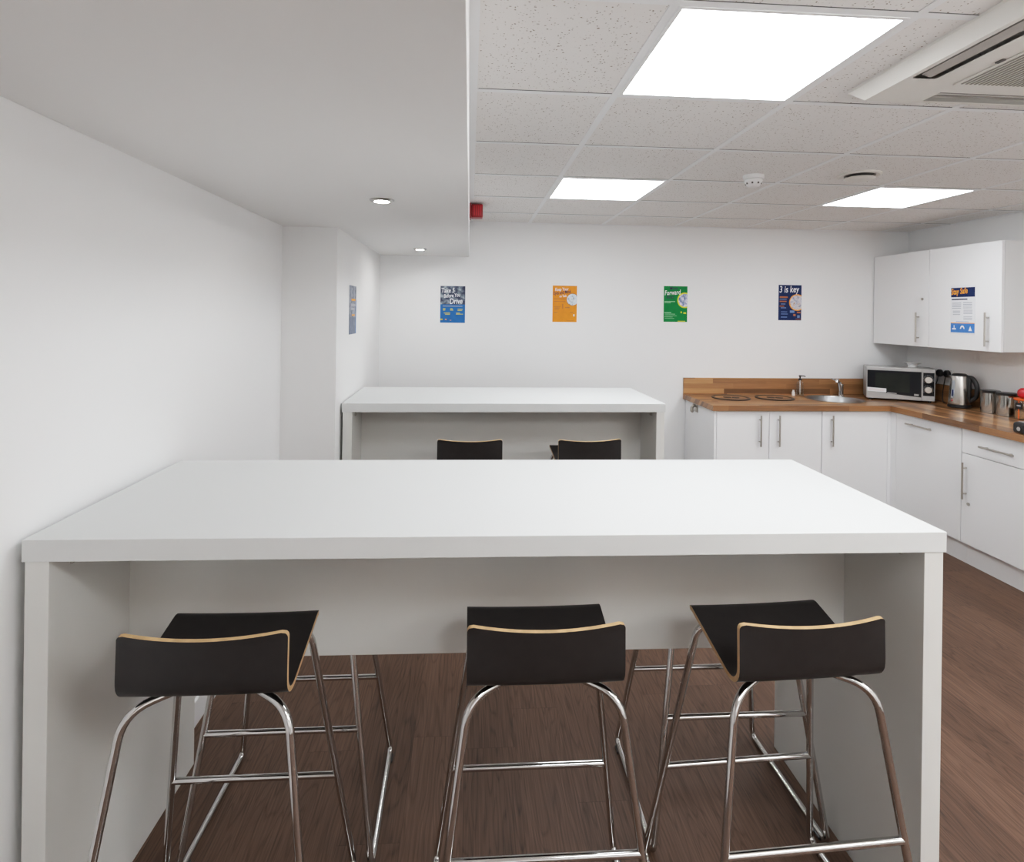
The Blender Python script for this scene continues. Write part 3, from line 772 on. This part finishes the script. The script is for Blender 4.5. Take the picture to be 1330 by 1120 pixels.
# white dish on the microwave
dp_ = Matrix.Rotation(mw_ang, 3, 'Z') @ Vector((0.330, 0.14, 0)) + Vector((3.187, 4.560, 0))
t = thing('dish', 'small white dish with a wide rim resting on top of the microwave', 'dish', (dp_.x, dp_.y, ZT+z0+H_))
bm = bmesh.new(); lathe(bm, [(0, 0), (0.030, 0), (0.031, 0.004), (0.036, 0.024), (0.060, 0.034), (0.061, 0.037), (0.036, 0.029), (0.028, 0.007), (0, 0.006)], 32); obj('bowl', bm, M['white'], t, smooth=True)

# double socket and two plugs on the right wall
t = thing('wall_socket', 'white double wall socket behind the kettle', 'socket', (XR, 4.405, 1.122))
obj('faceplate', B(-0.010, 0, -0.073, 0.073, -0.043, 0.043, bevel=0.003), M['white'], t)
for y in (-0.020, 0.020): obj('switch', B(-0.014, -0.010, y-0.006, y+0.006, 0.012, 0.032, bevel=0.001), M['white'], t)
for (y, lab, path) in ((4.446, 'black plug in the wall socket next to the microwave', [(-0.035, 0, -0.020), (-0.040, 0.004, -0.075), (-0.030, 0.060, -0.120), (-0.030, 0.10, -0.190)]),
                       (4.374, 'black plug in the wall socket next to the kettle', [(-0.035, 0, -0.020), (-0.045, 0.002, -0.080), (-0.040, 0.020, -0.150), (-0.050, 0.010, -0.2205), (-0.075, -0.060, -0.2205)])):
    t = thing('power_plug', lab, 'plug', (XR, y, 1.136), group='black plugs in the wall socket')
    bm = bmesh.new(); lathe(bm, [(0, 0), (0.026, 0), (0.029, 0.005), (0.028, 0.022), (0.022, 0.028), (0, 0.029)], 24, sy=0.95)
    bmesh.ops.rotate(bm, verts=bm.verts, cent=(0, 0, 0), matrix=Matrix.Rotation(-PI/2, 3, 'Y')); bmesh.ops.translate(bm, verts=bm.verts, vec=(-0.0105, 0, 0.0))
    obj('plug_body', bm, M['plastic'], t, smooth=True)
    obj('cord', tube(bmesh.new(), fillet(path, 0.03, 5), 0.0035, 10), M['plastic'], t, smooth=True)

# ------------------------------------------------------------------ kettle
t = thing('kettle', 'brushed steel electric kettle with a black handle and base', 'kettle', (3.622, 4.150, ZT), math.radians(-62))
t.scale = (0.90, 0.90, 1.22)
bm = bmesh.new(); lathe(bm, [(0, 0.002), (0.078, 0.002), (0.082, 0.004), (0.082, 0.016), (0.074, 0.020), (0, 0.020)], 36); obj('power_base', bm, M['plastic'], t, smooth=True)
bm = bmesh.new(); lathe(bm, [(0, 0.022), (0.076, 0.022), (0.077, 0.030), (0.070, 0.100), (0.060, 0.185), (0.057, 0.192), (0, 0.192)], 40); bd = obj('body', bm, M['inox'], t, smooth=True)
bm = bmesh.new(); lathe(bm, [(0, 0.192), (0.056, 0.192), (0.055, 0.199), (0.040, 0.206), (0, 0.208)], 32); obj('lid', bm, M['plastic'], t, smooth=True)
bm = bmesh.new()   # pouring lip opposite the handle
lv = [bm.verts.new(p) for p in ((-0.050, -0.026, 0.188), (-0.050, 0.026, 0.188), (-0.080, 0, 0.190), (-0.060, 0, 0.150), (-0.045, 0, 0.190))]
for f in ((0, 2, 3), (1, 3, 2), (0, 4, 2), (1, 2, 4)): bm.faces.new([lv[i] for i in f])
obj('spout', bm, M['inox'], t)
hp = fillet([(0.050, 0, 0.186), (0.092, 0, 0.184), (0.124, 0, 0.135), (0.118, 0, 0.070), (0.072, 0, 0.046)], [0.03, 0.05, 0.04], 8)
obj('handle', tube(bmesh.new(), hp, [0.013 + 0.004*math.sin(PI*i/(len(hp)-1)) for i in range(len(hp))], 14), M['plastic'], t, smooth=True)
obj('handle_mount', B(0.055, 0.082, -0.018, 0.018, 0.036, 0.186, bevel=0.008, seg=3), M['plastic'], t, smooth=True)
def cyl_patch(a0, a1, z0_, z1_, rfun, off, n=8):
    bm = bmesh.new(); cols = []
    for k in range(n+1):
        a = a0+(a1-a0)*k/n; cc = []
        for j in range(13):
            q = j/12; z = z0_+(z1_-z0_)*q
            sh = math.sqrt(max(0, 1-(abs(2*k/n-1))**4)) if True else 1
            zc = (z0_+z1_)/2; z = zc+(z-zc)*(0.80+0.20*sh)
            r = rfun(z)+off; cc.append(bm.verts.new((r*math.cos(a), r*math.sin(a), z)))
        cols.append(cc)
    for a, b in zip(cols, cols[1:]):
        for j in range(12): bm.faces.new((a[j], b[j], b[j+1], a[j+1]))
    return bm
rk = lambda z: 0.077-(z-0.03)*0.11
wa = math.radians(252)
obj('water_window', cyl_patch(wa-0.20, wa+0.20, 0.060, 0.165, rk, 0.0012), M['window_strip'], bd, smooth=True)
obj('water_level', cyl_patch(wa-0.09, wa+0.09, 0.070, 0.110, rk, 0.0024), M['navy'], bd, smooth=True)
obj('red_mark', cyl_patch(wa-0.10, wa+0.06, 0.040, 0.049, rk, 0.0012), M['red_lid'], bd, smooth=True)

# ------------------------------------------------------------------ canisters and jar
def canister(label, loc):
    t = thing('canister', label, 'canister', loc, group='steel canisters beside the kettle')
    bm = bmesh.new(); lathe(bm, [(0, 0), (0.054, 0), (0.056, 0.002), (0.056, 0.140), (0, 0.140)], 40); obj('body', bm, M['mirror_steel'], t, smooth=True)
    bm = bmesh.new(); lathe(bm, [(0, 0.140), (0.058, 0.140), (0.0595, 0.143), (0.0595, 0.154), (0.056, 0.158), (0, 0.159)], 40); obj('lid', bm, M['plastic'], t, smooth=True)
    return t
c0 = canister('polished steel canister with a black lid nearest the kettle', (3.655, 3.925, ZT))
dup(c0, (3.652, 3.797, ZT), 0, 'polished steel canister with a black lid beside the orange-lidded jar')
t = thing('storage_jar', 'glass jar with an orange lid, red cap and black oval tag', 'jar', (3.645, 3.655, ZT))
bm = bmesh.new(); lathe(bm, [(0, 0), (0.050, 0), (0.053, 0.004), (0.053, 0.118), (0.048, 0.126), (0.046, 0.126), (0.0505, 0.116), (0.0505, 0.006), (0, 0.005)], 36); obj('body', bm, M['glass'], t, smooth=True)
bm = bmesh.new(); lathe(bm, [(0, 0.006), (0.0495, 0.007), (0.0495, 0.055), (0, 0.057)], 32); obj('contents', bm, M['coffee'], t, smooth=True)
bm = bmesh.new(); lathe(bm, [(0, 0.126), (0.056, 0.126), (0.058, 0.130), (0.057, 0.138), (0, 0.140)], 36); obj('lid', bm, M['orange_plastic'], t, smooth=True)
bm = bmesh.new(); lathe(bm, [(0, 0), (0.022, 0), (0.036, 0.013), (0.040, 0.032), (0.036, 0.050), (0.022, 0.064), (0, 0.068)], 32); obj('cap', bm, M['red_lid'], t, smooth=True, loc=(0, 0, 0.140))
ja = math.radians(192)
obj('strap', cyl_patch(ja-0.07, ja+0.07, 0.002, 0.128, lambda z: 0.053, 0.0012, 4), M['orange_plastic'], t)
tg = obj('tag', cyl_patch(ja-0.40, ja+0.40, 0.070, 0.112, lambda z: 0.053, 0.0025, 10), M['plastic'], t, smooth=True)
obj('tag_print', cyl_patch(ja-0.22, ja+0.22, 0.088, 0.096, lambda z: 0.053, 0.0034, 6), M['ink_grey'], tg)

# small black appliance at the edge of the worktop
t = thing('countertop_appliance', 'black rounded appliance with a grey top and silver button at the right edge', 'appliance', (3.228, 3.130, ZT))
obj('body', B(-0.085, 0.13, -0.10, 0.10, 0.002, 0.066, bevel=0.016, seg=4), M['plastic'], t, smooth=True)
obj('top_plate', B(-0.064, 0.112, -0.082, 0.082, 0.0655, 0.070, bevel=0.002), M['silver'], t)
bm = bmesh.new(); cyl(bm, (-0.085, 0.052, 0.030), (-0.091, 0.052, 0.030), 0.012, 20); obj('button', bm, M['inox'], t, smooth=True)

# ------------------------------------------------------------------ posters
PW, PH = 0.200, 0.297
def sheet(label, mat, loc, rot, w=PW, h=PH, group=None):
    """a paper sheet; local x right, y up, z out of the wall"""
    bm = bmesh.new(); box(bm, -w/2, w/2, -h/2, h/2, 0, 0.0012)
    o = obj('poster', bm, mat, loc=loc, rot=rot)
    return tag(o, label, 'poster', group)
def bars(rows, z=0.0020):
    bm = bmesh.new()
    for (x0, x1, y, hh) in rows: rect(bm, x0, x1, y-hh/2, y+hh/2, z)
    return bm
def disc(cx, cy, r, z, clip, r_in=0.0, n=48):
    """disc or ring clipped at x = clip"""
    bm = bmesh.new()
    angs = [2*PI*k/n for k in range(n+1)]
    for a, b in zip(angs, angs[1:]):
        ps = []
        for (r_, a_) in ((r, a), (r, b), (r_in, b), (r_in, a)):
            ps.append((min(clip, cx+r_*math.cos(a_)), cy+r_*math.sin(a_)))
        q = []
        for p in ps:
            if not any((p[0]-s[0])**2+(p[1]-s[1])**2 < 1e-10 for s in q): q.append(p)
        if len(q) >= 3:
            try: poly(bm, q, z)
            except ValueError: pass
    return bm
RB = (PI/2, 0, 0)
YS = YB
GP = 'safety posters along the back wall'
# 1 Take 5 Before You Drive
p = sheet('blue poster reading Take 5 Before You Drive on the back wall', M['blue'], (-0.138, YS, 1.627), RB, group=GP)
obj('photo', rect(bmesh.new(), -PW/2, PW/2, 0.000, PH/2, 0.0018), M['photo_cab'], p)
bm = bmesh.new(); text_bm(bm, 'Take 5', -0.094, 0.094, 0.054, 0.0026, rot=0.03, bold=0.0006, width=0.72); text_bm(bm, 'Before You', -0.072, 0.052, 0.042, 0.0026, rot=0.10, bold=0.0005, width=0.68); text_bm(bm, 'Drive', -0.026, 0.004, 0.062, 0.0026, rot=0.05, bold=0.0010, width=0.74)
obj('lettering', bm, M['ink_white'], p)
obj('text_lines', bars([(-0.080, 0.078, -0.014, 0.005)]), M['ink_grey'], p)
obj('text_lines', bars([(-0.078, -0.058, -0.036, 0.007), (-0.078, -0.060, -0.046, 0.007), (-0.020, 0.000, -0.036, 0.007), (-0.020, 0.004, -0.046, 0.006), (0.040, 0.082, -0.038, 0.005), (0.040, 0.076, -0.048, 0.005), (-0.070, -0.020, -0.070, 0.006), (-0.060, -0.022, -0.080, 0.006), (0.028, 0.060, -0.070, 0.005), (0.028, 0.084, -0.078, 0.006), (-0.098, -0.080, -0.122, 0.012)]), M['ink_yellow'], p)
obj('text_lines', bars([(-0.060, -0.048, -0.122, 0.008), (-0.022, -0.010, -0.128, 0.004)]), M['ink_orange'], p)
# 2 Keep Your Eyes and Mind on Task
p = sheet('orange poster about eyes and mind with a round photo on the back wall', M['orange'], (0.775, YS, 1.645), RB, group=GP)
bm = bmesh.new(); text_bm(bm, 'Keep Your', -0.082, 0.104, 0.038, 0.0026, rot=0.05, bold=0.0003, width=0.66); text_bm(bm, 'on Task', -0.045, 0.052, 0.028, 0.0026, rot=0.10, bold=0.0003, width=0.66)
obj('lettering', bm, M['ink_white'], p)
bm = bmesh.new(); text_bm(bm, 'Eyes and Mind', -0.094, 0.072, 0.040, 0.0027, rot=0.12, bold=0.0004, width=0.62); obj('lettering', bm, M['ink_navy'], p)
obj('photo_ring', disc(0.064, 0.036, 0.052, 0.0022, PW/2, 0.047), M['ink_brown'], p)
obj('photo', disc(0.064, 0.036, 0.047, 0.0020, PW/2), M['photo_road'], p)
obj('text_lines', bars([(-0.090, 0.010, 0.040, 0.005), (-0.090, 0.006, 0.018, 0.004)]), M['ink_rust'], p)
obj('text_lines', bars([(-0.090, -0.034, -0.024, 0.004), (-0.084, -0.040, -0.034, 0.005), (-0.084, -0.046, -0.044, 0.005), (0.004, 0.040, -0.030, 0.010), (-0.090, -0.060, -0.072, 0.006), (0.044, 0.070, -0.070, 0.006), (-0.022, -0.012, -0.020, 0.040), (0.016, 0.076, -0.138, 0.004)]), M['ink_brown'], p)
obj('emblem', rect(bmesh.new(), 0.072, 0.082, -0.102, -0.084, 0.0020), M['ink_white'], p)
# 3 Move Forward First
p = sheet('green poster reading Forward First with a yellow ringed photo on the back wall', M['green'], (1.703, YS, 1.657), RB, group=GP)
bm = bmesh.new(); text_bm(bm, 'Move', -0.052, 0.118, 0.036, 0.0024, rot=0.03, bold=0.0006, width=0.85); text_bm(bm, 'First', -0.078, 0.040, 0.042, 0.0024, rot=0.05, bold=0.0006, width=0.80); obj('lettering', bm, M['ink_navy'], p)
bm = bmesh.new(); text_bm(bm, 'Forward', -0.094, 0.072, 0.056, 0.0026, rot=0.07, bold=0.0007, width=0.70); obj('lettering', bm, M['ink_white'], p)
obj('photo_ring', disc(0.078, 0.032, 0.064, 0.0022, PW/2, 0.054), M['ink_lime'], p)
obj('photo', disc(0.078, 0.032, 0.054, 0.0020, PW/2), M['photo_yard'], p)
obj('text_lines', bars([(-0.094, -0.004, 0.020, 0.006), (-0.094, -0.040, 0.010, 0.005), (-0.094, -0.036, -0.072, 0.006), (-0.090, -0.004, -0.084, 0.004), (-0.090, 0.010, -0.098, 0.003), (-0.094, -0.024, -0.108, 0.003), (-0.090, -0.010, -0.120, 0.003)]), M['ink_palegreen'], p)
obj('text_lines', bars([(0.044, 0.054, -0.068, 0.014), (0.068, 0.090, -0.074, 0.012), (0.020, 0.084, -0.142, 0.005)]), M['ink_lime'], p)
# 4 3 is key
p = sheet('navy poster reading 3 is key with an orange ringed photo on the back wall', M['navy'], (2.688, YS, 1.683), RB, group=GP)
bm = bmesh.new(); text_bm(bm, '3 is key', -0.096, 0.084, 0.078, 0.0026, rot=0.03, bold=0.0008, width=0.72); obj('lettering', bm, M['ink_white'], p)
obj('photo_ring', disc(0.062, 0.002, 0.070, 0.0022, PW/2, 0.062), M['ink_orange'], p)
obj('photo', disc(0.062, 0.002, 0.062, 0.0020, PW/2), M['photo_site'], p)
obj('text_lines', bars([(-0.090, -0.020, 0.046, 0.012), (-0.090, -0.030, 0.010, 0.010), (-0.090, -0.050, -0.030, 0.008), (0.030, 0.050, -0.104, 0.018), (0.062, 0.092, -0.082, 0.012), (0.050, 0.098, -0.138, 0.005)]), M['ink_rust'], p)
obj('text_lines', bars([(-0.090, -0.030, 0.028, 0.006), (-0.080, -0.040, -0.012, 0.008), (-0.080, -0.034, -0.044, 0.008), (-0.078, -0.024, -0.078, 0.006), (-0.078, -0.018, -0.096, 0.006), (-0.078, -0.024, -0.122, 0.008), (0.0, 0.040, -0.075, 0.020), (0.064, 0.086, -0.116, 0.022)]), M['ink_steel'], p)
# 5 pillar poster, seen edge-on
p = sheet('grey-blue photo poster on the side of the pillar, seen almost edge-on', M['photo_grey'], (XP+0.001, 3.728, 1.570), (PI/2, 0, PI/2), w=0.208, h=0.297)
obj('text_lines', bars([(-0.050, 0.075, 0.062, 0.012), (-0.030, 0.060, -0.032, 0.010)]), M['ink_orange'], p)
obj('text_lines', bars([(-0.070, 0.080, 0.030, 0.016), (-0.060, 0.040, 0.006, 0.014)]), M['ink_grey'], p)
obj('lower_panel', rect(bmesh.new(), -0.104, 0.104, -0.1485, -0.045, 0.0016), M['photo_low'], p)
obj('edge_strip', rect(bmesh.new(), 0.088, 0.104, -0.1485, 0.060, 0.0018), M['blue'], p)
# 6 Stay Safe notice on the cabinet door
p = sheet('white notice headed Stay Safe taped to the wall cabinet door', M['paper'], (XC-0.0005, 3.900, 1.630), (PI/2, 0, -PI/2), w=0.206, h=0.340)
hd = obj('header_band', rect(bmesh.new(), -0.100, 0.100, 0.088, 0.154, 0.0016), M['navy'], p)
bm = bmesh.new(); text_bm(bm, 'Stay Safe', -0.098, 0.106, 0.056, 0.0022, rot=0.06, bold=0.0014, width=0.70); obj('lettering', bm, M['ink_orange'], hd)
obj('text_lines', bars([(-0.095, 0.040, 0.072, 0.008)], 0.0017), M['ink_navy'], p)
rows = []
for k in range(4): rows += [(-0.090, -0.012, 0.046-k*0.012, 0.005), (0.004, 0.078, 0.048-k*0.012, 0.005)]
for k in range(3): rows += [(-0.082, -0.020, -0.010-k*0.012, 0.005), (0.008, 0.082, -0.004-k*0.011, 0.005), (0.008, 0.080, -0.048-k*0.010, 0.004)]
obj('text_lines', bars(rows, 0.0017), M['ink_grey'], p)
obj('text_lines', bars([(-0.055, 0.052, -0.062-0.022, 0.003)], 0.0017), M['sky'], p)
ft = obj('footer_band', rect(bmesh.new(), -0.100, 0.100, -0.160, -0.096, 0.0016), M['sky'], p)
bm = bmesh.new()
def tri(cx, cy, s): poly(bm, [(cx-s, cy-s), (cx+s, cy-s), (cx, cy+s*1.3)], 0.0021)
rect(bm, -0.086, -0.054, -0.140, -0.130, 0.0021); rect(bm, -0.073, -0.067, -0.130, -0.110, 0.0021)
for k in range(8):
    a, b = PI*k/8, PI*(k+1)/8
    poly(bm, [(0.0+0.019*math.cos(a), -0.134+0.024*math.sin(a)), (0.0+0.019*math.cos(b), -0.134+0.024*math.sin(b)), (0.0+0.010*math.cos(b), -0.134+0.013*math.sin(b)), (0.0+0.010*math.cos(a), -0.134+0.013*math.sin(a))], 0.0021)
tri(0.066, -0.132, 0.015)
obj('icons', bm, M['ink_white'], ft)
obj('accent_line', rect(bmesh.new(), -0.100, 0.100, -0.096, -0.091, 0.0017), M['ink_orange'], p)

# ------------------------------------------------------------------ camera and world
W = bpy.data.worlds.new('World'); scn.world = W; W.use_nodes = True
W.node_tree.nodes['Background'].inputs[0].default_value = (0.6, 0.6, 0.62, 1); W.node_tree.nodes['Background'].inputs[1].default_value = 0.2
F, YAW, ROLL, CX, CY, ZC = 771.82, 0.0710, 0.0136, 665.0, 406.77, 1.5636
cam = bpy.data.cameras.new('camera'); co = bpy.data.objects.new('camera', cam); C.objects.link(co)
cam.sensor_fit = 'HORIZONTAL'; cam.sensor_width = 36.0; cam.lens = 36.0*F/1330.0
# the principal point sits off-centre (shift lens); its offset turns with the roll
du, dv = 665.0-CX, 560.0-CY
c_, s_ = math.cos(ROLL), math.sin(ROLL)
cam.shift_x = (du)/1330.0
cam.shift_y = -(dv)/1330.0
cam.clip_start = 0.02
R = Matrix.Rotation(-YAW, 4, 'Z') @ Matrix.Rotation(PI/2, 4, 'X') @ Matrix.Rotation(ROLL, 4, 'Z')
co.matrix_world = Matrix.Translation((0, 0, ZC)) @ R
scn.camera = co
scn.view_settings.view_transform = 'Standard'
scn.view_settings.look = 'None'
EXP = 0.50
scn.view_settings.exposure = EXP
# gentle shoulder, like the photograph's tone curve
vs_ = scn.view_settings; vs_.use_curve_mapping = True
cm = vs_.curve_mapping; cm.use_clip = False; cm.extend = 'EXTRAPOLATED'
k_ = 2.0**EXP; cv = cm.curves[3]
pts = [(0.0, 0.0), (0.06, 0.058), (0.34, 0.375), (0.66, 0.635), (0.90, 0.765), (1.25, 0.89), (2.2, 1.15)]
for x, y in pts[1:-1]: cv.points.new(x/k_, y/k_)
cv.points[0].location = (0, 0); cv.points[len(cv.points)-1].location = (pts[-1][0]/k_, pts[-1][1]/k_)
cm.update()
scn.cycles.use_denoising = True
scn.cycles.max_bounces = 10; scn.cycles.diffuse_bounces = 6
scn.cycles.caustics_reflective = False; scn.cycles.caustics_refractive = False
scn.cycles.sample_clamp_indirect = 6.0
